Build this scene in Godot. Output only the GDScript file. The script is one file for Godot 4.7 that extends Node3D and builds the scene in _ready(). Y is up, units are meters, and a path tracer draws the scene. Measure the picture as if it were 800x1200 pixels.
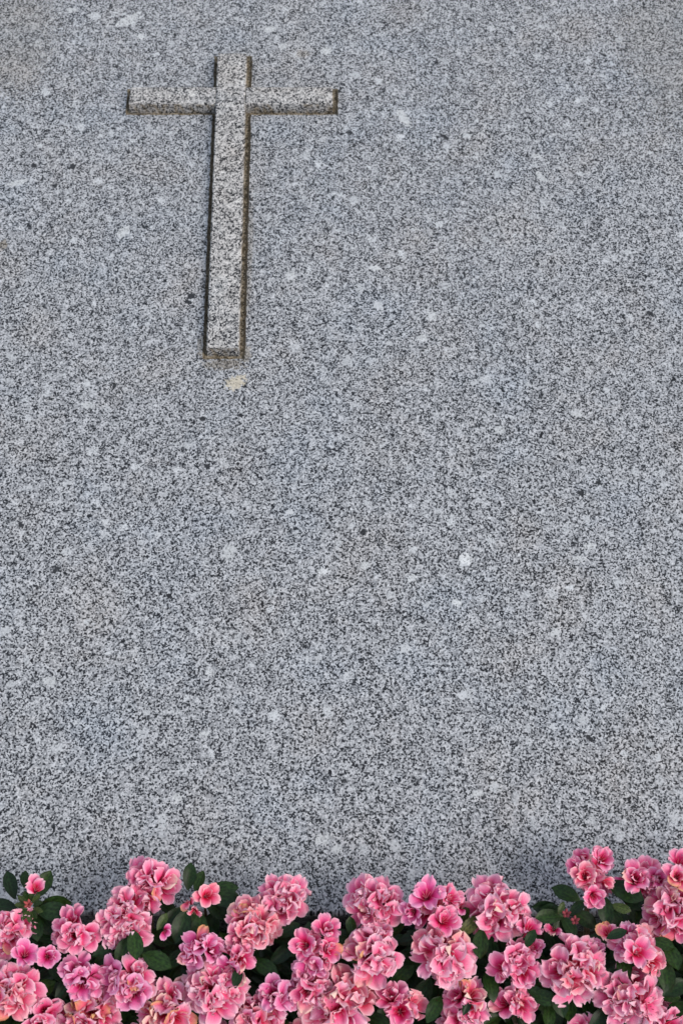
extends Node3D
# A granite grave slab with a carved cross, azaleas in bloom along its foot.

const SLAB_TOP := 0.22            # height of the slab's upper face over the soil
const CAM_H := 1.5                # camera height over the slab
const PITCH := 64.0
const FOC := 1700.0               # focal length in photograph pixels (800 x 1200)
const EDGE_Z := -0.277            # foot edge of the slab
const SLAB_W := 1.40
const SLAB_L := 1.40
const TEX := 2048

var rng := RandomNumberGenerator.new()
var names := {}
var M := {}
var petal_meshes := {}
var leaf_meshes := []
var throat_meshes := []
var shrubs := []
var cross_top := 0.014
var recess_deep := 0.0055

# ---------------------------------------------------------------- helpers
func numbered(called: String) -> String:
	if not names.has(called):
		names[called] = 0
		return called
	names[called] += 1
	return "%s_%03d" % [called, names[called]]

func tag(o: Node, label: String, category: String, group := "", kind := "") -> void:
	if label: o.set_meta("label", label)
	if category: o.set_meta("category", category)
	if group: o.set_meta("group", group)
	if kind: o.set_meta("kind", kind)

func put(mesh: Mesh, called: String, material: Material, parent: Node, xf := Transform3D.IDENTITY) -> MeshInstance3D:
	var o := MeshInstance3D.new()
	o.name = called
	o.mesh = mesh
	if material: o.material_override = material
	o.transform = xf
	parent.add_child(o, true)
	return o

# where the sight line through a point of the photograph meets the level h over the slab
func at(px: float, py: float, h: float) -> Vector3:
	var a := deg_to_rad(PITCH)
	var dx := (px - 400.0) / FOC
	var dv := (py - 600.0) / FOC
	var dy := -sin(a) - dv * cos(a)
	var dz := -cos(a) + dv * sin(a)
	var k := (h - CAM_H) / dy
	return Vector3(dx * k, SLAB_TOP + h, dz * k)

func per_pixel(p: Vector3) -> float:      # metres to one photograph pixel at p
	var a := deg_to_rad(PITCH)
	var d := p - Vector3(0, SLAB_TOP + CAM_H, 0)
	return d.dot(Vector3(0, -sin(a), -cos(a))) / FOC

func srgb(r: float, g: float, b: float) -> Color:
	return Color(r, g, b).linear_to_srgb()

# ---------------------------------------------------------------- textures
func noise(type: int, freq: float, seed_: int, oct := 1) -> FastNoiseLite:
	var n := FastNoiseLite.new()
	n.noise_type = type
	n.frequency = freq
	n.seed = seed_
	n.fractal_type = FastNoiseLite.FRACTAL_FBM if oct > 1 else FastNoiseLite.FRACTAL_NONE
	n.fractal_octaves = oct
	n.cellular_return_type = FastNoiseLite.RETURN_CELL_VALUE
	n.cellular_jitter = 1.0
	return n

func slab_uv(p: Vector3) -> Vector2:
	return Vector2((p.x + SLAB_W * 0.5) / SLAB_W, (p.z - (EDGE_Z - SLAB_L)) / SLAB_L)

func granite_image() -> Image:
	var na := noise(FastNoiseLite.TYPE_CELLULAR, 1.0 / 2.15, 11)
	na.domain_warp_enabled = true
	na.domain_warp_amplitude = 1.1
	na.domain_warp_frequency = 0.22
	na.domain_warp_fractal_type = FastNoiseLite.DOMAIN_WARP_FRACTAL_NONE
	var nb := noise(FastNoiseLite.TYPE_CELLULAR, 1.0 / 8.0, 23)
	nb.domain_warp_enabled = true
	nb.domain_warp_amplitude = 6.0
	nb.domain_warp_frequency = 0.12
	var nc := noise(FastNoiseLite.TYPE_SIMPLEX_SMOOTH, 1.0 / 26.0, 5, 3)
	var nd := noise(FastNoiseLite.TYPE_SIMPLEX_SMOOTH, 1.0 / 210.0, 9, 4)
	var A: PackedByteArray = na.get_image(TEX, TEX).get_data()
	var B: PackedByteArray = nb.get_image(TEX, TEX).get_data()
	var C: PackedByteArray = nc.get_image(TEX, TEX).get_data()
	var D: PackedByteArray = nd.get_image(TEX, TEX).get_data()
	# grain tone by cell value, dark mica first, grey quartz, then feldspar (sRGB bytes)
	var lut := PackedInt32Array()
	lut.resize(512)
	for i in 512:
		var v: float
		if i < 54: v = 16.0 + fposmod(i * 7.3, 32.0)
		elif i < 84: v = 76.0 + fposmod(i * 11.7, 44.0)
		elif i < 176: v = 130.0 + fposmod(i * 13.1, 38.0)
		else: v = 164.0 + fposmod(i * 17.9, 50.0)
		lut[i] = int(v)
	var out := PackedByteArray()
	out.resize(TEX * TEX * 3)
	var j := 0
	for i in TEX * TEX:
		var k: int = A[i] + ((B[i] - 128) >> 3) + ((C[i] - 128) >> 2)
		if k < 0: k = 0
		var v: int = lut[k]
		var t: int = (D[i] - 128) / 34
		out[j] = clampi(v + t - 2, 0, 255)
		out[j + 1] = v
		out[j + 2] = clampi(v - t + 5, 0, 255)
		j += 3
	return Image.create_from_data(TEX, TEX, false, Image.FORMAT_RGB8, out)

func patch(img: Image, cx: int, cy: int, rx: float, ry: float, turn: float, col: Color, strength: float, keep: float, edge: FastNoiseLite) -> void:
	# a crystal or a stain with a ragged outline; keep = share of grains that show through it
	var R := int(max(rx, ry) * 1.5) + 2
	for y in range(max(cy - R, 0), min(cy + R, img.get_height())):
		for x in range(max(cx - R, 0), min(cx + R, img.get_width())):
			var d := Vector2(x - cx, y - cy).rotated(-turn)
			var q := Vector2(d.x / rx, d.y / ry)
			var e := q.length() + edge.get_noise_2d(x * 1.0, y * 1.0) * 0.55
			if e > 1.0: continue
			if edge.get_noise_2d(x * 3.1 + 900.0, y * 3.1) > 0.72 - keep: continue
			var c := img.get_pixel(x, y)
			var s := strength * clampf((1.0 - e) * 6.0, 0.3, 1.0)
			img.set_pixel(x, y, c.lerp(col, s))

var cross_texture: ImageTexture

func granite_texture() -> ImageTexture:
	var img := granite_image()
	var edge := noise(FastNoiseLite.TYPE_SIMPLEX_SMOOTH, 0.13, 77, 2)
	var r := RandomNumberGenerator.new()
	r.seed = 4242
	# feldspar crystals scattered through the slab
	for i in 2200:
		var s := 2.6 + pow(r.randf(), 3.5) * 9.0
		var g := 0.71 + r.randf() * 0.11
		patch(img, r.randi_range(0, TEX - 1), r.randi_range(0, TEX - 1), s, s * r.randf_range(0.5, 0.95), r.randf() * TAU, Color(g, g + 0.012, g + 0.03), r.randf_range(0.5, 0.9), r.randf_range(0.2, 0.45), edge)
	# dark mica knots
	for i in 70:
		var s := 2.5 + pow(r.randf(), 2.0) * 4.5
		patch(img, r.randi_range(0, TEX - 1), r.randi_range(0, TEX - 1), s, s * 0.7, r.randf() * TAU, Color(0.13, 0.135, 0.15), 0.85, 0.1, edge)
	# single crystals that stand out in the photograph: x, y, long, short (px), turn, tone
	var marks := [[150, 24, 17, 7, -36, 0.80], [472, 138, 15, 6, 62, 0.80], [276, 448, 13, 9, -30, 0.0], [546, 655, 10, 7, 5, 0.86], [378, 670, 7, 5, 0, 0.85],
		[428, 663, 6, 6, 30, 0.8], [483, 677, 7, 5, -20, 0.84], [165, 43, 5, 4, 0, 0.82], [85, 12, 6, 4, 0, 0.8], [145, 272, 10, 6, -50, 0.8], [20, 214, 13, 4, -20, 0.8],
		[628, 183, 7, 4, 0, 0.8], [633, 207, 9, 5, 60, 0.78], [316, 34, 8, 5, 0, 0.8], [382, 60, 7, 6, 0, 0.8], [332, 55, 6, 6, 0, 0.78], [440, 314, 7, 4, 0, 0.82],
		[340, 322, 6, 9, 0, 0.8], [505, 370, 6, 7, 0, 0.8], [495, 396, 6, 5, 0, 0.82], [675, 484, 7, 6, 0, 0.78], [536, 706, 6, 5, 30, 0.84], [680, 655, 9, 4, 0, 0.8],
		[690, 640, 8, 4, 0, 0.8], [376, 985, 9, 6, 0, 0.8], [395, 995, 7, 6, 0, 0.78], [246, 788, 6, 5, 0, 0.82], [208, 935, 6, 6, 0, 0.8], [58, 798, 9, 6, 0, 0.76],
		[240, 860, 6, 4, 0, 0.8], [650, 740, 6, 6, 0, 0.78], [560, 930, 8, 5, 0, 0.78], [104, 475, 8, 5, 0, 0.76], [268, 648, 8, 11, 30, 0.76], [585, 505, 6, 6, 0, 0.78]]
	for m in marks:
		var p := slab_uv(at(m[0], m[1], 0.0)) * TEX
		var k := per_pixel(at(m[0], m[1], 0.0)) / SLAB_W * TEX
		var c := Color(m[5], m[5] + 0.01, m[5] + 0.02) if m[5] > 0.1 else Color(0.80, 0.76, 0.68)
		patch(img, int(p.x), int(p.y), m[2] * k, m[3] * k, deg_to_rad(m[4]), c, 0.78, 0.25, edge)
	for m in [[243, 547, 4, 3], [680, 578, 5, 3], [25, 615, 4, 3], [690, 865, 5, 3], [224, 347, 4, 5], [520, 160, 6, 3], [85, 195, 4, 4], [40, 194, 4, 3], [762, 368, 5, 3]]:
		var p := slab_uv(at(m[0], m[1], 0.0)) * TEX
		var k := per_pixel(at(m[0], m[1], 0.0)) / SLAB_W * TEX
		patch(img, int(p.x), int(p.y), m[2] * k, m[3] * k, 0.6, Color(0.14, 0.145, 0.16), 0.9, 0.1, edge)
	# brown lichen and dirt at the end of the shaft, moss at the left margin, ochre speck over the arm
	for m in [[262, 427, 26, 7, 0.42], [288, 414, 6, 13, 0.4], [236, 405, 5, 16, 0.35], [292, 300, 4, 90, 0.22], [4, 287, 5, 8, 0.5], [355, 63, 9, 6, 0.25], [20, 45, 48, 90, 0.16], [785, 60, 60, 130, 0.14]]:
		var p := slab_uv(at(m[0], m[1], 0.0)) * TEX
		var k := per_pixel(at(m[0], m[1], 0.0)) / SLAB_W * TEX
		patch(img, int(p.x), int(p.y), m[2] * k, m[3] * k, 0.0, Color(0.46, 0.41, 0.34), m[4], 0.28, edge)
	# the cross is cut from a slightly paler run of the stone
	var own := img.get_region(Rect2i(1000, 760, 1024, 1024))
	own.adjust_bcs(1.12, 0.88, 0.9)
	own.generate_mipmaps()
	cross_texture = ImageTexture.create_from_image(own)
	img.generate_mipmaps()
	return ImageTexture.create_from_image(img)

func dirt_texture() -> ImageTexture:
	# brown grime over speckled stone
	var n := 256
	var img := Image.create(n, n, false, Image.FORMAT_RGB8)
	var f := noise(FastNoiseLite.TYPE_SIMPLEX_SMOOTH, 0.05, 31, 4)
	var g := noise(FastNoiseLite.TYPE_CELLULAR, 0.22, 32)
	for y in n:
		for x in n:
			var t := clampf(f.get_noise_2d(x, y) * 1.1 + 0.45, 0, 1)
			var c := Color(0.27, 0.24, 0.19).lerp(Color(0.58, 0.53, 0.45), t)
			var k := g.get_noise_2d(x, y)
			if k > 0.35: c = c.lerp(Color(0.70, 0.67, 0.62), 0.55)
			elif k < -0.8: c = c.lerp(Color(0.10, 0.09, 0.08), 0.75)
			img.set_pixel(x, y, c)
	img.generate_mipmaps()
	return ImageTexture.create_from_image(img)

func soil_texture() -> ImageTexture:
	var n := 512
	var img := Image.create(n, n, false, Image.FORMAT_RGB8)
	var f := noise(FastNoiseLite.TYPE_SIMPLEX_SMOOTH, 0.06, 41, 4)
	var g := noise(FastNoiseLite.TYPE_CELLULAR, 0.14, 42)
	for y in n:
		for x in n:
			var t := clampf(f.get_noise_2d(x, y) * 0.7 + 0.3 + g.get_noise_2d(x, y) * 0.25, 0, 1)
			img.set_pixel(x, y, Color(0.11, 0.085, 0.065).lerp(Color(0.27, 0.22, 0.17), t))
	img.generate_mipmaps()
	return ImageTexture.create_from_image(img)

func petal_texture() -> ImageTexture:
	# fine veins fanning from the throat and a faint mottling of the limb
	var n := 128
	var img := Image.create(n, n, false, Image.FORMAT_RGB8)
	var f := noise(FastNoiseLite.TYPE_SIMPLEX_SMOOTH, 0.05, 51, 3)
	for y in n:
		for x in n:
			var u := (x + 0.5) / n
			var v := (y + 0.5) / n
			var w: float = (u - 0.5) * 2.0
			var vein: float = pow(absf(sin((w * 7.0 + f.get_noise_2d(x * 0.7, y * 0.4) * 0.9) * PI * 0.5)), 10.0)
			vein *= clampf(1.15 - v, 0.1, 1.0)
			var m: float = 1.0 - 0.05 * (f.get_noise_2d(x * 1.5 + 300, y * 1.5) + 0.5)
			var c := Color(m, m * (1.0 - 0.16 * vein), m * (1.0 - 0.10 * vein))
			img.set_pixel(x, y, c)
	img.generate_mipmaps()
	return ImageTexture.create_from_image(img)

func leaf_texture() -> ImageTexture:
	var n := 128
	var img := Image.create(n, n, false, Image.FORMAT_RGB8)
	var f := noise(FastNoiseLite.TYPE_SIMPLEX_SMOOTH, 0.05, 61, 3)
	for y in n:
		for x in n:
			var w: float = absf((x + 0.5) / n - 0.5) * 2.0
			var v := (y + 0.5) / n
			var rib: float = clampf(1.0 - w / 0.07, 0, 1) * 0.8
			var side: float = pow(absf(cos((v * 6.0 - w * 1.3) * PI)), 14.0) * 0.42 * clampf(1.3 - w, 0, 1)
			var m: float = 0.78 + 0.30 * f.get_noise_2d(x, y)
			var k: float = maxf(rib, side)
			img.set_pixel(x, y, Color(clampf(m + k * 0.30, 0, 1), clampf(m + k * 0.26, 0, 1), clampf(m + k * 0.16, 0, 1)))
	img.generate_mipmaps()
	return ImageTexture.create_from_image(img)

func make_materials() -> void:
	var gran := granite_texture()
	var g := StandardMaterial3D.new()
	g.albedo_texture = gran
	g.roughness = 0.5
	g.metallic_specular = 0.4
	M.granite = g
	var c := StandardMaterial3D.new()
	c.albedo_texture = cross_texture
	c.albedo_color = Color(1.0, 0.98, 0.955)
	c.vertex_color_use_as_albedo = true
	c.roughness = 0.75
	c.metallic_specular = 0.3
	M.cross = c
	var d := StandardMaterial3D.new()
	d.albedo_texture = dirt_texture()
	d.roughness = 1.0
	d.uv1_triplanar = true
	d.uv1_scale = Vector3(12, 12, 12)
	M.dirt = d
	var s := StandardMaterial3D.new()
	s.albedo_texture = soil_texture()
	s.roughness = 1.0
	s.uv1_triplanar = true
	s.uv1_scale = Vector3(2.2, 2.2, 2.2)
	M.soil = s
	var p := StandardMaterial3D.new()
	p.vertex_color_use_as_albedo = true
	p.albedo_texture = petal_texture()
	p.roughness = 0.62
	p.metallic_specular = 0.3
	p.cull_mode = BaseMaterial3D.CULL_DISABLED
	p.backlight_enabled = true
	p.backlight = Color(0.36, 0.14, 0.20)
	M.petal = p
	var l := StandardMaterial3D.new()
	l.vertex_color_use_as_albedo = true
	l.albedo_texture = leaf_texture()
	l.roughness = 0.4
	l.metallic_specular = 0.34
	l.cull_mode = BaseMaterial3D.CULL_DISABLED
	M.leaf = l
	var st := StandardMaterial3D.new()
	st.vertex_color_use_as_albedo = true
	st.roughness = 0.8
	M.stem = st

# ---------------------------------------------------------------- stone
func rag(poly: PackedVector2Array, step: float, amount: float) -> PackedVector2Array:
	# split the sides of an outline and roughen them
	var out := PackedVector2Array()
	for i in poly.size():
		var a := poly[i]
		var b := poly[(i + 1) % poly.size()]
		var n: int = max(1, int(a.distance_to(b) / step))
		for k in n:
			var q := a.lerp(b, float(k) / n)
			q += Vector2(rng.randf_range(-amount, amount), rng.randf_range(-amount, amount))
			out.append(q)
	return out

func flat_poly(st: SurfaceTool, poly: PackedVector2Array, y: float, uv: Callable, col: Color) -> void:
	var idx := Geometry2D.triangulate_polygon(poly)
	for i in range(0, idx.size(), 3):
		var t := [poly[idx[i]], poly[idx[i + 1]], poly[idx[i + 2]]]
		# clockwise seen from above
		if (t[1] - t[0]).cross(t[2] - t[0]) < 0: t = [t[0], t[2], t[1]]
		for q in t:
			st.set_color(col)
			st.set_normal(Vector3.UP)
			st.set_uv(uv.call(Vector3(q.x, y, q.y)))
			st.add_vertex(Vector3(q.x, y, q.y))

func band(st: SurfaceTool, lo: PackedVector2Array, ylo: float, hi: PackedVector2Array, yhi: float, uv: Callable, cols: Callable) -> void:
	# the strip between two outlines with as many points
	var n := lo.size()
	for i in n:
		var k := (i + 1) % n
		var a := Vector3(lo[i].x, ylo, lo[i].y)
		var b := Vector3(lo[k].x, ylo, lo[k].y)
		var c := Vector3(hi[k].x, yhi, hi[k].y)
		var d := Vector3(hi[i].x, yhi, hi[i].y)
		var nn := (b - a).cross(d - a).normalized()
		for q in [a, c, b, a, d, c]:
			st.set_normal(nn if nn.length() > 0.5 else Vector3.UP)
			st.set_color(cols.call(q))
			st.set_uv(uv.call(q + Vector3(0, 0, 0)))
			st.add_vertex(q)

func offset(poly: PackedVector2Array, center_poly: PackedVector2Array, d: float) -> PackedVector2Array:
	# move each point along the mean of its side normals
	var out := PackedVector2Array()
	var n := poly.size()
	for i in n:
		var a := (center_poly[i] - center_poly[(i + n - 1) % n]).normalized()
		var b := (center_poly[(i + 1) % n] - center_poly[i]).normalized()
		var na := Vector2(a.y, -a.x)
		var nb := Vector2(b.y, -b.x)
		var m := (na + nb)
		m = m / max(0.5, m.length_squared() * 0.5)
		out.append(poly[i] + m * d)
	return out

func cross_outline(grow: float, h: float, left_grow := -1.0) -> PackedVector2Array:
	# corners from the photograph, taken at the level of the carved face
	var a := at(255.3, 62, h)
	var b := at(288.6, 62, h)
	var e := at(279.8, 407.5, h)
	var f := at(242.0, 407.5, h)
	var l := at(152, 101, h)
	var lb := at(151.7, 121, h)
	var r := at(389.3, 101, h)
	var rb := at(390.0, 121, h)
	var w := ((b.x - a.x) + (e.x - f.x)) * 0.25
	var topx := (a.x + b.x) * 0.5
	var botx := (e.x + f.x) * 0.5
	var y0 := a.z
	var y1 := e.z
	var sx := func(z: float) -> float: return lerpf(topx, botx, (z - y0) / (y1 - y0))
	var z1 := l.z
	var z2 := lb.z
	var xl := (l.x + lb.x) * 0.5
	var xr := (r.x + rb.x) * 0.5
	var g := grow
	var q := grow if left_grow < 0.0 else left_grow
	return PackedVector2Array([
		Vector2(sx.call(y0) - w - q, y0 - g), Vector2(sx.call(y0) + w + g, y0 - g),
		Vector2(sx.call(z1) + w + g, z1 - g), Vector2(xr + g, z1 - g), Vector2(xr + g, z2 + g), Vector2(sx.call(z2) + w + g, z2 + g),
		Vector2(sx.call(y1) + w + g, y1 + g), Vector2(sx.call(y1) - w - q, y1 + g),
		Vector2(sx.call(z2) - w - q, z2 + g), Vector2(xl - q, z2 + g), Vector2(xl - q, z1 - g), Vector2(sx.call(z1) - w - q, z1 - g)])

func build_slab() -> void:
	var root := Node3D.new()
	root.name = "gravestone"
	add_child(root)
	tag(root, "speckled grey granite grave slab with a raised cross carved on it", "gravestone", "", "thing")
	rng.seed = 71
	var uvs := func(p: Vector3) -> Vector2:
		return slab_uv(p) + Vector2(0, p.y - SLAB_TOP) / SLAB_L
	var white := func(_p: Vector3) -> Color: return Color.WHITE
	var hole := rag(cross_outline(0.0074, cross_top, 0.0058), 0.0050, 0.0007)
	# the face of the slab: two halves that meet on the axis of the cross
	var st := SurfaceTool.new()
	st.begin(Mesh.PRIMITIVE_TRIANGLES)
	var x0 := -SLAB_W * 0.5
	var x1 := SLAB_W * 0.5
	var zb := EDGE_Z - SLAB_L
	var ztop := INF
	var it := 0
	var zbot := -INF
	var ib := 0
	# nearest to the axis on the head and on the foot of the outline
	var axis_top := (hole[0].x + hole[0].x) * 0.5
	var corners := cross_outline(0.0074, cross_top, 0.0058)
	axis_top = (corners[0].x + corners[1].x) * 0.5
	var axis_bot := (corners[6].x + corners[7].x) * 0.5
	for i in hole.size():
		var dt := absf(hole[i].x - axis_top) + absf(hole[i].y - corners[0].y) * 10.0
		if dt < ztop:
			ztop = dt
			it = i
		var db := -(absf(hole[i].x - axis_bot) + absf(hole[i].y - corners[6].y) * 10.0)
		if db > zbot:
			zbot = db
			ib = i
	var c := 0.006
	var ez := EDGE_Z - c
	var right := PackedVector2Array()
	var i := it
	while true:
		right.append(hole[i])
		if i == ib: break
		i = (i + 1) % hole.size()
	var rp := PackedVector2Array(right)
	rp.append_array([Vector2(hole[ib].x, ez), Vector2(x1 - c, ez), Vector2(x1 - c, zb + c), Vector2(hole[it].x, zb + c)])
	var left := PackedVector2Array()
	i = ib
	while true:
		left.append(hole[i])
		if i == it: break
		i = (i + 1) % hole.size()
	left.append_array([Vector2(hole[it].x, zb + c), Vector2(x0 + c, zb + c), Vector2(x0 + c, ez), Vector2(hole[ib].x, ez)])
	flat_poly(st, rp, SLAB_TOP, uvs, Color.WHITE)
	flat_poly(st, left, SLAB_TOP, uvs, Color.WHITE)
	# rounded arris and sides
	var rim := PackedVector2Array([Vector2(x0 + c, zb + c), Vector2(x1 - c, zb + c), Vector2(x1 - c, ez), Vector2(x0 + c, ez)])
	var prev := rim
	var py := SLAB_TOP
	for k in range(1, 5):
		var a := k / 4.0 * PI * 0.5
		var g := c * sin(a)
		var cur := PackedVector2Array([Vector2(x0 + c - g, zb + c - g), Vector2(x1 - c + g, zb + c - g), Vector2(x1 - c + g, ez + g), Vector2(x0 + c - g, ez + g)])
		var y := SLAB_TOP - c * (1.0 - cos(a))
		band(st, cur, y, prev, py, uvs, white)
		prev = cur
		py = y
	band(st, prev, SLAB_TOP - 0.09, prev, py, uvs, white)
	put(st.commit(), "slab_face", M.granite, root)
	# the sunk channel round the cross
	st = SurfaceTool.new()
	st.begin(Mesh.PRIMITIVE_TRIANGLES)
	var hole2 := PackedVector2Array()
	var inner := offset(hole, rag_free(hole), -0.0030)
	for q in inner: hole2.append(q)
	band(st, hole2, SLAB_TOP - recess_deep, hole, SLAB_TOP, uvs, white)
	flat_poly(st, hole2, SLAB_TOP - recess_deep, uvs, Color.WHITE)
	put(st.commit(), "cross_recess", M.dirt, root)
	# the cross itself, chamfered, its faces a little worn
	st = SurfaceTool.new()
	st.begin(Mesh.PRIMITIVE_TRIANGLES)
	var uvc := func(p: Vector3) -> Vector2:
		return slab_uv(p) * 1.85 + Vector2(0.0, (SLAB_TOP - p.y) * 1.32)
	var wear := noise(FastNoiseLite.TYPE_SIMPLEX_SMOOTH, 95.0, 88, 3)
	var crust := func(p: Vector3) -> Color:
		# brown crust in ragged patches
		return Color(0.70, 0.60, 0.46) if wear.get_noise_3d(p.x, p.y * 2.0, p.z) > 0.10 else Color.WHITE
	var o := cross_outline(0.0, cross_top)
	var shaft := PackedVector2Array([o[0], o[1], o[6], o[7]])
	var arm_right := PackedVector2Array([o[2] + Vector2(0.0004, 0), o[3], o[4], o[5] + Vector2(0.0004, 0)])
	var arm_left := PackedVector2Array([o[10], o[11] - Vector2(0.0004, 0), o[8] - Vector2(0.0004, 0), o[9]])
	for piece in [["cross_shaft", shaft, cross_top], ["cross_arm", arm_left, cross_top - 0.0009], ["cross_arm", arm_right, cross_top - 0.0009]]:
		st = SurfaceTool.new()
		st.begin(Mesh.PRIMITIVE_TRIANGLES)
		var base := rag(piece[1], 0.004, 0.0003)
		var ch := 0.0012
		var topo := offset(base, base, -ch)
		var ty: float = SLAB_TOP + piece[2]
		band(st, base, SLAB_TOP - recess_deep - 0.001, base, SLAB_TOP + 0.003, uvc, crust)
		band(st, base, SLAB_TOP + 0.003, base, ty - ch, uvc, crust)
		band(st, base, ty - ch, topo, ty, uvc, func(_p): return Color.WHITE)
		flat_poly(st, topo, ty, uvc, Color.WHITE)
		put(st.commit(), piece[0], M.cross, root)
	# the plinth that carries the slab
	var pl := BoxMesh.new()
	pl.size = Vector3(SLAB_W - 0.06, SLAB_TOP - 0.09 + 0.02, SLAB_L - 0.06)
	var pm: StandardMaterial3D = M.granite.duplicate()
	pm.uv1_triplanar = true
	var po := put(pl, "plinth", pm, root)
	po.position = Vector3(0, (SLAB_TOP - 0.09 - 0.02) * 0.5, EDGE_Z - SLAB_L * 0.5)

func rag_free(p: PackedVector2Array) -> PackedVector2Array:
	return p

# ---------------------------------------------------------------- azalea
const TINTS := [
	# throat, limb, margin (linear)
	[Color(0.72, 0.012, 0.080), Color(0.90, 0.085, 0.30), Color(0.97, 0.64, 0.74)],    # soft rose
	[Color(0.66, 0.008, 0.085), Color(0.86, 0.050, 0.26), Color(0.97, 0.56, 0.70)],    # mid pink
	[Color(0.50, 0.004, 0.080), Color(0.80, 0.060, 0.31), Color(0.95, 0.53, 0.72)],    # mauve pink; also puts bluish skylit shade into the colour of lower blossoms
	[Color(0.64, 0.006, 0.045), Color(0.90, 0.065, 0.21), Color(0.97, 0.60, 0.65)],    # coral
	[Color(0.62, 0.010, 0.055), Color(0.90, 0.13, 0.30), Color(0.95, 0.70, 0.60)],     # faded, cream margin
]

func petal_mesh(tint: int, inner: bool, v: int) -> ArrayMesh:
	var key := "%d_%s_%d" % [tint, inner, v]
	if petal_meshes.has(key): return petal_meshes[key]
	var r := RandomNumberGenerator.new()
	r.seed = 900 + v * 31 + (500 if inner else 0) + tint * 7
	var nu := 7
	var nv := 8
	var L := 0.0225 if not inner else 0.0175
	var W := 0.0076 if not inner else 0.0060
	L *= r.randf_range(0.92, 1.08)
	W *= r.randf_range(0.9, 1.12)
	var a0 := deg_to_rad(14.0)
	var a1 := deg_to_rad(r.randf_range(58, 100) if not inner else r.randf_range(28, 60))
	var ph := r.randf() * TAU
	var wav := r.randf_range(0.0012, 0.0034)
	var cup := r.randf_range(0.15, 0.5) * (1.0 if not inner else 1.5)
	var tan_side := r.randf_range(-1, 1)
	var pts := []
	var cols := []
	var spine := Vector2(0.0016, 0.0)       # radial, axial
	var prev_t := 0.0
	for j in nv + 1:
		var t := float(j) / nv
		var ang := lerpf(a0, a1, pow(t, 1.15))
		spine += Vector2(sin(ang), cos(ang)) * L * (t - prev_t)
		prev_t = t
		var nrm := Vector2(-cos(ang), sin(ang))   # towards the axis and outwards: face of the petal
		# obovate outline, rounded end
		var half := W * (0.20 + 0.80 * sin(clampf(pow(t, 0.9) * 1.12, 0, 1) * PI * 0.5)) * sqrt(maxf(0.0, 1.0 - pow(maxf(0.0, (t - 0.62) / 0.42), 2.2)))
		for i in nu + 1:
			var s := (float(i) / nu - 0.5) * 2.0
			var lift := cup * half * s * s * (1.0 - t * 0.6)
			lift += wav * absf(s) * t * sin(ph + s * 5.0 + t * 9.0) + wav * 0.7 * t * t * sin(ph * 2.0 + s * 5.5)
			lift -= 0.0006 * (1.0 - absf(s)) * t
			var back := 0.0010 * t * (s * s) + (0.0010 if absf(s) < 0.2 and j == nv else 0.0)
			var q := spine + nrm * lift - Vector2(sin(ang), cos(ang)) * back
			pts.append(Vector3(half * s, q.y, q.x))
			var T: Array = TINTS[tint]
			var k := clampf((t - 0.24) / 0.40, 0, 1)
			var m := clampf(pow(clampf((t - 0.40) / 0.60, 0, 1), 2.0) * 0.95 + pow(absf(s), 6.0) * t * 0.8, 0, 1)
			var c: Color = T[0].lerp(T[1], k * k * (3 - 2 * k))
			var mc: Color = T[2]
			if tint == 4:
				mc = T[2] if s * tan_side > -0.15 else TINTS[0][2]
				if v % 3 == 1: mc = Color(0.80, 0.46, 0.22)
			c = c.lerp(mc, m)
			cols.append(c)
	var st := SurfaceTool.new()
	st.begin(Mesh.PRIMITIVE_TRIANGLES)
	for j in nv + 1:
		for i in nu + 1:
			st.set_uv(Vector2(float(i) / nu, float(j) / nv))
			st.set_color(cols[j * (nu + 1) + i])
			st.add_vertex(pts[j * (nu + 1) + i])
	for j in nv:
		for i in nu:
			var a := j * (nu + 1) + i
			for q in [a, a + nu + 1, a + 1, a + 1, a + nu + 1, a + nu + 2]: st.add_index(q)
	st.generate_normals()
	var mesh := st.commit()
	petal_meshes[key] = mesh
	return mesh

func tube(st: SurfaceTool, path: Array, radii: Array, sides: int, col: Color) -> void:
	for k in path.size() - 1:
		var d: Vector3 = (path[k + 1] - path[k]).normalized()
		var u: Vector3 = d.cross(Vector3(0.31, 0.2, 0.93)).normalized()
		var w := d.cross(u)
		for s in sides:
			var a0 := TAU * s / sides
			var a1 := TAU * (s + 1) / sides
			var n0: Vector3 = u * cos(a0) + w * sin(a0)
			var n1: Vector3 = u * cos(a1) + w * sin(a1)
			var A: Vector3 = path[k] + n0 * radii[k]
			var B: Vector3 = path[k] + n1 * radii[k]
			var C: Vector3 = path[k + 1] + n1 * radii[k + 1]
			var D: Vector3 = path[k + 1] + n0 * radii[k + 1]
			for q in [[A, n0], [C, n1], [B, n1], [A, n0], [D, n0], [C, n1]]:
				st.set_color(col)
				st.set_normal(q[1])
				st.add_vertex(q[0])

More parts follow.
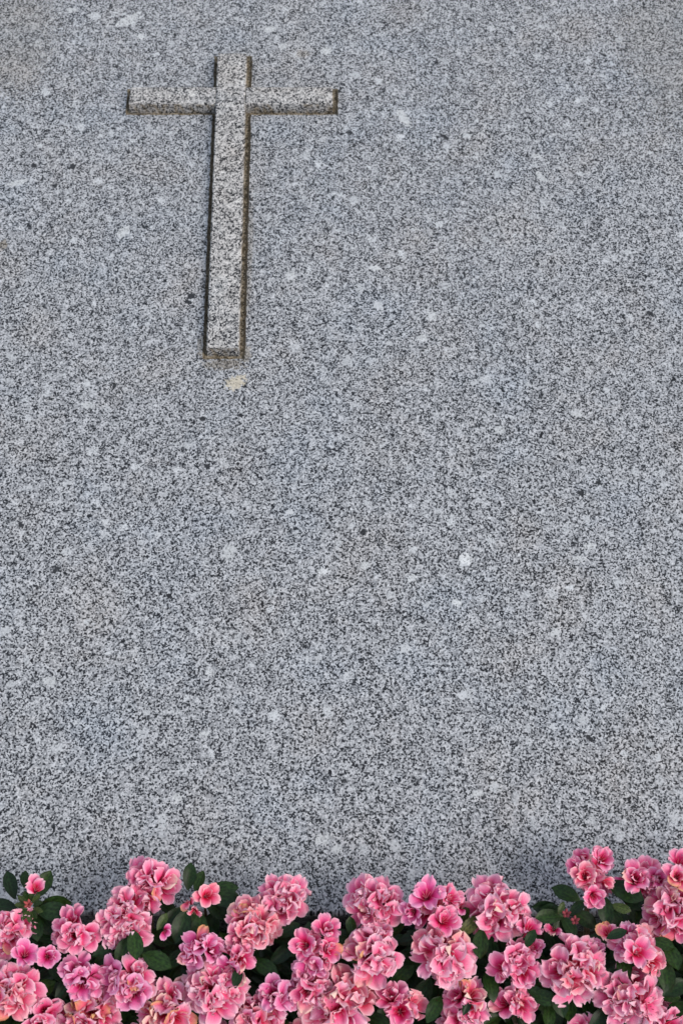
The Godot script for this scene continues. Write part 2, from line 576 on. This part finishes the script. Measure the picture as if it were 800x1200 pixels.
func throat_mesh(v: int) -> ArrayMesh:
	# calyx tube, stamens and pistil
	var r := RandomNumberGenerator.new()
	r.seed = 300 + v
	var st := SurfaceTool.new()
	st.begin(Mesh.PRIMITIVE_TRIANGLES)
	tube(st, [Vector3(0, -0.009, 0), Vector3(0, -0.003, 0), Vector3(0, 0.003, 0)], [0.0010, 0.0017, 0.0030], 6, Color(0.55, 0.05, 0.14))
	for k in 5:
		var a := TAU * k / 5 + r.randf() * 0.7
		var e := Vector3(cos(a) * 0.0035, r.randf_range(0.010, 0.0135), sin(a) * 0.0035)
		tube(st, [Vector3(0, 0, 0), e * 0.6 + Vector3(0, 0.001, 0), e], [0.00035, 0.0003, 0.00028], 3, Color(0.75, 0.22, 0.32))
		tube(st, [e, e + Vector3(0, 0.0014, 0.0003)], [0.0005, 0.0003], 4, Color(0.60, 0.16, 0.20))
	return st.commit()

func basis_to(n: Vector3, roll: float) -> Basis:
	var y := n.normalized()
	var x := y.cross(Vector3(0.12, 0.33, 0.94)).normalized()
	var z := x.cross(y).normalized()
	return Basis(x, y, z) * Basis(Vector3.UP, roll)

func shrub_at(px: float) -> Node3D:
	if px < 208: return shrubs[0]
	if px < 398: return shrubs[1]
	if px < 568: return shrubs[2]
	return shrubs[3]

func pick_tint(t: int) -> int:
	if t >= 0: return t
	var k := rng.randf()
	if k < 0.42: return 0
	if k < 0.73: return 1
	if k < 0.83: return 3
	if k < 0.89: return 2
	return 4

func blossom(p: Vector3, n: Vector3, size: float, tint: int, sh: Node3D, full := 1.0) -> void:
	var v := rng.randi_range(0, 3)
	var b := put(throat_meshes[v], "blossom", M.stem, sh, Transform3D(basis_to(n, rng.randf() * TAU).scaled_local(Vector3.ONE * size), p - n.normalized() * 0.007 * size))
	var no := 5 if full > 0.4 else 3
	for k in no:
		var t := tint
		if tint == 4 and rng.randf() < 0.55: t = 0
		elif rng.randf() < 0.04: t = 4
		var xf := Transform3D(Basis(Vector3.UP, TAU * k / 5 + rng.randf_range(-0.16, 0.16)) * Basis(Vector3.RIGHT, rng.randf_range(-0.24, 0.16)), Vector3.ZERO)
		xf.basis = xf.basis.scaled_local(Vector3.ONE * rng.randf_range(0.9, 1.08))
		put(petal_mesh(t, false, rng.randi_range(0, 5)), "petal", M.petal, b, xf)
	var ni := 0
	if full > 0.9: ni = rng.randi_range(3, 5)
	elif full > 0.75: ni = rng.randi_range(1, 3)
	for k in ni:
		var xf := Transform3D(Basis(Vector3.UP, TAU * (k + 0.5) / 5 + rng.randf_range(-0.3, 0.3)) * Basis(Vector3.RIGHT, rng.randf_range(-0.3, 0.25)), Vector3(0, 0.0015, 0))
		xf.basis = xf.basis.scaled_local(Vector3.ONE * rng.randf_range(0.85, 1.1))
		put(petal_mesh(tint, true, rng.randi_range(0, 5)), "petal", M.petal, b, xf)

func bed_height(py: float) -> float:
	# how high the crown of the bed stands over the slab
	return 0.052 + 0.03 * sin(clampf((py - 1000.0) / 220.0, 0, 1) * PI) - 0.02 * clampf((py - 1150.0) / 120.0, 0, 1.5)

func stem_to(p: Vector3, n: Vector3, sh: Node3D) -> void:
	var foot: Vector3 = sh.position + Vector3(rng.randf_range(-0.02, 0.02), 0.03, rng.randf_range(-0.02, 0.02))
	var e := p - n.normalized() * 0.02
	var mid := foot.lerp(e, 0.5)
	mid += Vector3((e.x - foot.x) * 0.15, 0.0, 0.03)
	if mid.z < EDGE_Z + 0.03: mid.z = EDGE_Z + 0.03
	var low := Vector3(e.x, SLAB_TOP - 0.005, maxf(e.z, EDGE_Z + 0.012))
	var st := SurfaceTool.new()
	st.begin(Mesh.PRIMITIVE_TRIANGLES)
	var path := [foot, mid, low.lerp(e, 0.35) if e.z > EDGE_Z else low + Vector3(0, 0.012, 0.004), e]
	for k in path.size(): path[k] -= sh.position
	tube(st, path, [0.0035, 0.0028, 0.002, 0.0013], 5, Color(0.11, 0.075, 0.045))
	put(st.commit(), "branch", M.stem, sh)

func one(px: float, py: float, d: float, fx: float, fy: float, tint := -1, full := 1.0, lift := 0.0) -> void:
	# a blossom seen at a point of the photograph, d pixels across, facing right fx and away fy
	var p := at(px, py, bed_height(py) + lift)
	var sh := shrub_at(px)
	var n := Vector3(fx, 1.0, -fy)
	var size := d * per_pixel(p) / 0.0335
	blossom(p - sh.position, n, size, pick_tint(tint), sh, full)

func truss(px: float, py: float, R: float, n: int, tint := -1, lift := 0.0) -> void:
	# a head of blossoms round the tip of a branch
	var c := at(px, py, bed_height(py) - 0.012 + lift)
	var sh := shrub_at(px)
	var k := per_pixel(c)
	var r := R * k
	var roll := rng.randf() * TAU
	n = clampi(int(round(n * 0.8)), 3, 6)
	for i in n:
		var u := (i + 0.35) / n
		var th := acos(1.0 - u * 0.86)
		var ph := roll + i * 2.39996 + rng.randf_range(-0.4, 0.4)
		var dir := Vector3(sin(th) * cos(ph), cos(th), sin(th) * sin(ph))
		var q := c + Vector3(dir.x, dir.y * 0.55, dir.z) * r * rng.randf_range(0.40, 0.60)
		var t := tint
		if tint >= 0 and rng.randf() < 0.3: t = -1
		blossom(q - sh.position, dir + Vector3(rng.randf_range(-0.3, 0.3), 0.6, 0.1 + rng.randf_range(-0.3, 0.3)), rng.randf_range(1.05, 1.30) * clampf(r / 0.029, 0.85, 1.1), pick_tint(t), sh, rng.randf_range(0.7, 1.3))
	stem_to(c, Vector3(0, 1, 0.1), sh)
	# a collar of leaves under the head
	for i in 7:
		var ph := roll + TAU * i / 7 + rng.randf_range(-0.3, 0.3)
		var h := -0.034 + rng.randf_range(-0.012, 0.004)
		var p := c + Vector3(cos(ph) * r * 0.55, h, sin(ph) * r * 0.55)
		if p.z < EDGE_Z + 0.02 and sin(ph) < 0.3: continue
		if p.z < EDGE_Z + 0.015 and p.y < SLAB_TOP + 0.02: continue
		place_leaf(p, Vector3(cos(ph), rng.randf_range(-0.2, 0.35), sin(ph)), rng.randf_range(0.026, 0.036), rng.randi_range(0, leaf_meshes.size() - 3), sh)

func leaf_mesh(v: int) -> ArrayMesh:
	var r := RandomNumberGenerator.new()
	r.seed = 1700 + v
	var nv := 6
	var nu := 4
	var bend := r.randf_range(-0.10, 0.30)
	var fold := r.randf_range(0.10, 0.42)
	var wide := r.randf_range(0.23, 0.30)
	var base: Color = [Color(0.028, 0.074, 0.018), Color(0.036, 0.090, 0.022), Color(0.022, 0.060, 0.020), Color(0.048, 0.110, 0.024), Color(0.030, 0.076, 0.024), Color(0.026, 0.066, 0.016), Color(0.11, 0.17, 0.045), Color(0.20, 0.22, 0.06)][v]
	var st := SurfaceTool.new()
	st.begin(Mesh.PRIMITIVE_TRIANGLES)
	for j in nv + 1:
		var t := float(j) / nv
		var half := wide * pow(sin(pow(t, 1.15) * PI * 0.97 + 0.02), 0.62)
		if j == 0: half = 0.025
		if j == nv: half = 0.02
		for i in nu + 1:
			var s := (float(i) / nu - 0.5) * 2.0
			var y := absf(s) * half * fold - bend * t * t + 0.012 * sin(t * 9.0 + s * 3.0 + v) * absf(s)
			st.set_uv(Vector2(s * 0.5 + 0.5, t))
			st.set_color(base * 0.66 * r.randf_range(0.92, 1.08))
			st.add_vertex(Vector3(half * s, y, t))
	for j in nv:
		for i in nu:
			var a := j * (nu + 1) + i
			for q in [a, a + 1, a + nu + 1, a + 1, a + nu + 2, a + nu + 1]: st.add_index(q)
	st.generate_normals()
	return st.commit()

func place_leaf(p: Vector3, dir: Vector3, length: float, v: int, sh: Node3D, roll := 0.0) -> void:
	if leaf_count[sh] >= 290: return
	leaf_count[sh] += 1
	var z := dir.normalized()
	var x := Vector3.UP.cross(z).normalized()
	var y := z.cross(x)
	var b := Basis(x, y, z) * Basis(Vector3(0, 0, 1), roll + rng.randf_range(-0.35, 0.35))
	put(leaf_meshes[v], "leaf", M.leaf, sh, Transform3D(b.scaled_local(Vector3.ONE * length), p - sh.position))

var leaf_count := {}

func leaf(px: float, py: float, len_px: float, deg: float, v := -1, lift := -0.02, tilt := 0.15) -> void:
	# a leaf whose middle is seen at a point of the photograph, its tip pointing deg in the picture (90 = away)
	var p := at(px, py, bed_height(py) + lift)
	var a := deg_to_rad(deg)
	var d := Vector3(cos(a), tilt, -sin(a))
	var l := len_px * per_pixel(p)
	if v < 0: v = rng.randi_range(0, leaf_meshes.size() - 3)
	place_leaf(p - d.normalized() * l * 0.5, d, l, v, shrub_at(px))

func build_shrubs() -> void:
	rng.seed = 2024
	for v in 4: throat_meshes.append(throat_mesh(v))
	for v in 8: leaf_meshes.append(leaf_mesh(v))
	var info := [[95.0, "pink azalea shrub with a pale wilted blossom over a whorl of broad leaves"],
		[300.0, "pink azalea shrub with a sparse coral bloom beside dark upright leaves"],
		[480.0, "pink azalea shrub with three dense flower heads and a bright mauve bloom"],
		[690.0, "pink azalea shrub with a tall bloom cluster standing over large glossy leaves"]]
	for s in info:
		var o := Node3D.new()
		o.name = numbered("azalea_shrub")
		add_child(o)
		var p := at(s[0], 1170, 0.0)
		o.position = Vector3(p.x, 0.0, -0.12)
		tag(o, s[1], "shrub", "azaleas planted along the foot of the slab")
		shrubs.append(o)
		leaf_count[o] = 0
		var st := SurfaceTool.new()
		st.begin(Mesh.PRIMITIVE_TRIANGLES)
		tube(st, [Vector3(0, -0.01, 0), Vector3(0.004, 0.03, -0.003), Vector3(-0.003, 0.07, 0.002)], [0.010, 0.008, 0.006], 7, Color(0.10, 0.07, 0.045))
		put(st.commit(), "trunk", M.stem, o)
	# --- heads of blossoms
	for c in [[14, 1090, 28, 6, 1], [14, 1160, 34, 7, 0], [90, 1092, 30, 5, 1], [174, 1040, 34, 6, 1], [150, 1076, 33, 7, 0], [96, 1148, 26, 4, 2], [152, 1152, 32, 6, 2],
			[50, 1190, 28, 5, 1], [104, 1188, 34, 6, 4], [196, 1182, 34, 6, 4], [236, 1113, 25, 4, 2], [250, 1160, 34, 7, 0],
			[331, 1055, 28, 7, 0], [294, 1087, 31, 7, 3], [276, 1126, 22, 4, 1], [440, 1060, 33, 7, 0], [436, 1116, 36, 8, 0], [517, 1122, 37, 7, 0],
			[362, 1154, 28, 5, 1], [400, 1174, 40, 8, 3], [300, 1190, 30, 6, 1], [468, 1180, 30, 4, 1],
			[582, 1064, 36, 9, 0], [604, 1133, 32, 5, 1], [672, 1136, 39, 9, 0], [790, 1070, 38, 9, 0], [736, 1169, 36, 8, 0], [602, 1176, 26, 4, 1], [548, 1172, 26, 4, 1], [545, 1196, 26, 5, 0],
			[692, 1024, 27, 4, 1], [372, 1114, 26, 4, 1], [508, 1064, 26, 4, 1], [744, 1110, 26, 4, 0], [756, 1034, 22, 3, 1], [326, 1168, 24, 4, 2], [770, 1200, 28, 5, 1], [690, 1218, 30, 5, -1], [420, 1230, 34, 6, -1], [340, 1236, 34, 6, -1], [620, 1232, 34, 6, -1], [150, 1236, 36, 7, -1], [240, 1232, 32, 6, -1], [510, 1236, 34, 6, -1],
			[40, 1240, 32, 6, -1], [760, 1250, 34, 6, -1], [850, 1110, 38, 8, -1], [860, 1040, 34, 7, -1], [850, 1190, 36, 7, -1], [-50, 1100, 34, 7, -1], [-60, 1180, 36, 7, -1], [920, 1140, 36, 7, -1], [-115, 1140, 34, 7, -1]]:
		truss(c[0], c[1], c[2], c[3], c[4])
	# --- blossoms one can pick out singly: x, y, across, facing right, facing away, tint, fullness, lift
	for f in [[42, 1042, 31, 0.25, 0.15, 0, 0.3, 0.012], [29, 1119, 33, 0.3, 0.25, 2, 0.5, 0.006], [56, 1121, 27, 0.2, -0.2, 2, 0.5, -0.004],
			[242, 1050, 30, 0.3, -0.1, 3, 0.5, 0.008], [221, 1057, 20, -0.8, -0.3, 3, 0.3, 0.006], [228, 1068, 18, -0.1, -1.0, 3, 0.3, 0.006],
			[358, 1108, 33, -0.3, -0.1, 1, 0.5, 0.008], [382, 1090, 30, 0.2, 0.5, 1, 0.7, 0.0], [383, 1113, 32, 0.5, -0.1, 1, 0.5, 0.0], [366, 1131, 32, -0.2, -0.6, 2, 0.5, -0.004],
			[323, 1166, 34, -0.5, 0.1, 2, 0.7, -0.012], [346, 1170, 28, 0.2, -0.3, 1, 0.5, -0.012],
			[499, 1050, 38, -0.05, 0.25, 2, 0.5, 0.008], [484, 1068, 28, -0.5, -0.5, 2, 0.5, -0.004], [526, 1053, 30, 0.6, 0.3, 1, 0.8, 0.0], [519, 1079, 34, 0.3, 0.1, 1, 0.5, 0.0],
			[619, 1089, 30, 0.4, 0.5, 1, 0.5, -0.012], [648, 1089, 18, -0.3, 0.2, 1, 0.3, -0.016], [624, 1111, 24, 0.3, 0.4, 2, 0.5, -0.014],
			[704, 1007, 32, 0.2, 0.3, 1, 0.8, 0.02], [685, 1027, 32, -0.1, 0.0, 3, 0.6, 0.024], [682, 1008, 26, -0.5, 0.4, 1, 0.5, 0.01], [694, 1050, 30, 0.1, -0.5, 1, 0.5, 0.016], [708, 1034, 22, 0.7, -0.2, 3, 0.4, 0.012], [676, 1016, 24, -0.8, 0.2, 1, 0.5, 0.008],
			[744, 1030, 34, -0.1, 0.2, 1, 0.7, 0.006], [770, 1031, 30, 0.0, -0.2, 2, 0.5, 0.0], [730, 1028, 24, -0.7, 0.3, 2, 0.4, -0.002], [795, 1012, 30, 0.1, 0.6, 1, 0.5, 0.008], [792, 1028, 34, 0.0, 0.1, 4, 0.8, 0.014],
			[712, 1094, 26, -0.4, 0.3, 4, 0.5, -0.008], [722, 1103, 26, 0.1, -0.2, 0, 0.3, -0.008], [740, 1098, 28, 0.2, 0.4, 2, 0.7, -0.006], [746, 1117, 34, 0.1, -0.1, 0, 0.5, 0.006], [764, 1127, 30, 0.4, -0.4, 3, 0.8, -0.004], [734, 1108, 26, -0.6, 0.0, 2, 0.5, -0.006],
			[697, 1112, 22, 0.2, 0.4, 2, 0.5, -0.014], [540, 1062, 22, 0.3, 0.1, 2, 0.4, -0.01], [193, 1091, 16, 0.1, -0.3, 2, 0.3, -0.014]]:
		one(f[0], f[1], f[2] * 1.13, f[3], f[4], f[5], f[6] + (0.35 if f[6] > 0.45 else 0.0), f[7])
	for s in [[690, 1030], [745, 1040], [745, 1112], [370, 1110], [505, 1060], [238, 1056], [36, 1060], [620, 1095], [795, 1030]]:
		stem_to(at(s[0], s[1], bed_height(s[1]) - 0.012), Vector3(0, 1, 0), shrub_at(s[0]))
	# --- leaves one can pick out: x, y, long, pointing, kind, lift
	for l in [[13, 1037, 34, 110, 2, -0.012], [52, 1036, 34, 65, 3, -0.016], [2, 1062, 38, 175, 2, -0.012], [64, 1061, 42, 8, 3, -0.012], [62, 1068, 40, -6, 4, -0.006], [29, 1030, 20, 95, 5, -0.02], [42, 1086, 34, -75, 0, -0.014], [8, 1076, 30, 200, 5, -0.02], [52, 1083, 30, -50, 5, -0.02],
			[222, 1027, 32, 85, 0, -0.012], [234, 1033, 26, 70, 3, -0.016], [260, 1041, 36, 15, 1, -0.016], [264, 1053, 38, -5, 4, -0.012], [213, 1084, 40, -105, 4, -0.014], [234, 1083, 34, -85, 1, -0.01], [203, 1074, 30, -130, 0, -0.02], [255, 1066, 34, -30, 5, -0.022], [245, 1095, 30, -60, 2, -0.024], [196, 1062, 30, 140, 5, -0.03],
			[158, 1107, 36, -80, 3, 0.0], [145, 1112, 34, -105, 1, -0.006], [126, 1114, 36, 200, 2, -0.016], [184, 1126, 40, -25, 3, -0.01], [122, 1126, 30, 215, 5, -0.02], [190, 1080, 22, 60, 6, -0.014], [130, 1100, 26, 170, 0, -0.02],
			[278, 1146, 24, 80, 4, 0.0], [310, 1133, 36, -30, 0, -0.022], [330, 1118, 36, 40, 2, -0.026], [318, 1140, 34, -70, 5, -0.028], [338, 1090, 30, 30, 0, -0.02], [508, 1183, 34, 60, 1, 0.0], [412, 1086, 24, 100, 3, -0.012], [403, 1096, 26, 160, 0, -0.02], [470, 1142, 36, 45, 1, -0.024], [482, 1100, 36, 20, 2, -0.024], [465, 1085, 30, 60, 5, -0.024],
			[545, 1053, 28, 150, 2, -0.014], [550, 1085, 34, 40, 7, -0.012], [543, 1074, 26, 70, 6, -0.016], [563, 1106, 36, -95, 3, -0.012], [575, 1110, 34, -80, 0, -0.018], [576, 1156, 36, 95, 1, -0.01], [546, 1178, 24, 70, 2, 0.004], [621, 1100, 24, 60, 0, 0.0],
			[664, 1047, 34, 155, 1, -0.006], [640, 1064, 34, 178, 2, -0.012], [648, 1068, 30, 170, 4, -0.008], [643, 1075, 34, 184, 3, -0.006], [657, 1064, 16, 60, 6, 0.0], [666, 1086, 30, -60, 0, -0.016], [655, 1083, 26, -110, 5, -0.016], [684, 1076, 34, -30, 5, -0.016], [676, 1064, 26, 40, 2, -0.014],
			[732, 1044, 46, -28, 0, 0.0], [738, 1053, 42, -40, 2, -0.01], [727, 1064, 24, -20, 6, -0.004], [709, 1066, 34, -88, 4, -0.006], [718, 1074, 32, -60, 5, -0.016], [722, 1095, 26, 20, 2, 0.008], [754, 1066, 36, -50, 5, -0.018],
			[640, 1170, 34, 170, 1, -0.006], [655, 1174, 34, -75, 4, -0.006], [642, 1190, 30, -100, 3, -0.01], [628, 1163, 26, 150, 0, -0.012], [731, 1135, 36, 80, 1, -0.008], [722, 1144, 28, 150, 0, -0.014], [776, 1106, 28, -20, 3, -0.008], [786, 1120, 36, -70, 3, -0.01], [781, 1146, 38, 95, 3, -0.006], [791, 1158, 36, 30, 4, -0.002], [780, 1164, 34, -10, 1, -0.014], [790, 1184, 36, 40, 1, -0.01], [702, 1194, 38, 45, 2, -0.006], [765, 1170, 30, 20, 4, -0.016], [770, 1145, 34, -80, 1, -0.02], [690, 1182, 30, 110, 5, -0.02],
			[100, 1122, 30, -40, 0, -0.026], [75, 1160, 34, 60, 2, -0.02], [50, 1160, 36, 30, 3, -0.024], [70, 1140, 36, -30, 0, -0.03], [210, 1150, 36, 80, 2, -0.03], [205, 1125, 34, 40, 0, -0.03], [690, 1165, 34, -60, 0, -0.02], [660, 1100, 30, -20, 2, -0.024]]:
		leaf(l[0], l[1], l[2], l[3], l[4], l[5])
	# young green leaves round the reddish bud of the first whorl, buds of the fourth
	for i in 11:
		var a := TAU * i / 11 + 0.2
		leaf(35 + cos(a) * 10, 1062 - sin(a) * 12, 15, rad_to_deg(a), 6 if i % 3 else 3, 0.0, 0.5)
	for b in [[35, 1061], [662, 1072], [672, 1080]]:
		var p := at(b[0], b[1], bed_height(b[1]) + 0.002)
		var sh := shrub_at(b[0])
		for k in 5:
			var st := SurfaceTool.new()
			st.begin(Mesh.PRIMITIVE_TRIANGLES)
			var a: float = TAU * k / 5 + b[0]
			var e := Vector3(cos(a) * 0.0042, 0.010, sin(a) * 0.0042)
			tube(st, [Vector3.ZERO, e * 0.6, e], [0.0008, 0.0017, 0.0004], 6, Color(0.46, 0.10, 0.10) if b[0] < 100 else Color(0.34, 0.07, 0.09))
			put(st.commit(), "bud", M.stem, sh, Transform3D(Basis.IDENTITY, p - sh.position))
	# --- the leafy body of the shrubs under the flowers
	for i in 1400:
		var px := rng.randf_range(-140, 940)
		var py := rng.randf_range(1084, 1290)
		var sh := shrub_at(px)
		var h := bed_height(py) - rng.randf_range(0.055, 0.13)
		var p := at(px, py, h)
		if p.z < EDGE_Z + 0.028: continue
		var a := rng.randf() * TAU
		place_leaf(p, Vector3(cos(a), rng.randf_range(-0.3, 0.4), sin(a)), rng.randf_range(0.026, 0.040), rng.randi_range(0, 5), sh)
	# --- deep foliage nobody could count
	for sh in shrubs:
		var st := SurfaceTool.new()
		st.begin(Mesh.PRIMITIVE_TRIANGLES)
		for i in 520:
			var p := Vector3(rng.randf_range(-0.13, 0.13), SLAB_TOP - rng.randf_range(0.04, 0.15), rng.randf_range(-0.13, 0.17))
			if p.z + sh.position.z < EDGE_Z + 0.03: continue
			var a := rng.randf() * TAU
			var z := Vector3(cos(a), rng.randf_range(-0.5, 0.5), sin(a)).normalized()
			var x := Vector3.UP.cross(z).normalized()
			var b := Basis(x, z.cross(x), z).scaled_local(Vector3.ONE * 0.034)
			st.append_from(leaf_meshes[rng.randi_range(0, 5)], 0, Transform3D(b, p))
		var o := put(st.commit(), "inner_foliage", M.leaf, sh)
		o.set_meta("kind", "stuff")

# ---------------------------------------------------------------- scene
func _ready() -> void:
	var cam := Camera3D.new()
	cam.name = "camera"
	cam.fov = rad_to_deg(2.0 * atan(600.0 / FOC))
	cam.position = Vector3(0, SLAB_TOP + CAM_H, 0)
	cam.rotation_degrees = Vector3(-PITCH, 0, 0)
	cam.near = 0.05
	cam.far = 60.0
	add_child(cam)
	cam.current = true
	var lens := CameraAttributesPhysical.new()
	lens.frustum_focal_length = 12.0 * FOC / 600.0
	lens.frustum_focus_distance = 1.55
	lens.exposure_aperture = 7.0
	lens.frustum_near = 0.05
	lens.frustum_far = 60.0
	cam.attributes = lens

	var env := Environment.new()
	env.background_mode = Environment.BG_SKY
	var sky := Sky.new()
	var sm := ProceduralSkyMaterial.new()
	sm.sky_top_color = Color(0.66, 0.71, 0.775)
	sm.sky_horizon_color = Color(0.86, 0.87, 0.88)
	sm.sky_curve = 0.2
	sm.ground_bottom_color = Color(0.25, 0.24, 0.22)
	sm.ground_horizon_color = Color(0.7, 0.7, 0.7)
	sm.sun_angle_max = 0.0
	sky.sky_material = sm
	env.sky = sky
	env.background_energy_multiplier = 0.9
	env.tonemap_mode = Environment.TONE_MAPPER_LINEAR
	env.tonemap_exposure = 1.47
	env.sdfgi_enabled = true
	env.ssao_enabled = true
	env.ssil_enabled = true
	var we := WorldEnvironment.new()
	we.name = "environment"
	we.environment = env
	add_child(we)

	var sun := DirectionalLight3D.new()
	sun.name = "sun"
	sun.light_energy = 0.5
	sun.light_color = Color(1.0, 0.97, 0.93)
	sun.light_angular_distance = 34.0
	sun.shadow_enabled = true
	add_child(sun)
	sun.look_at_from_position(Vector3(1.15, 1.25, 0.45), Vector3.ZERO)

	make_materials()

	var gm := PlaneMesh.new()
	gm.size = Vector2(5, 5)
	var ground := put(gm, "ground", M.soil, self)
	ground.position = Vector3(0, 0, -0.6)
	tag(ground, "dark brown soil of the flower bed around the slab", "soil", "", "structure")

	build_slab()
	build_shrubs()
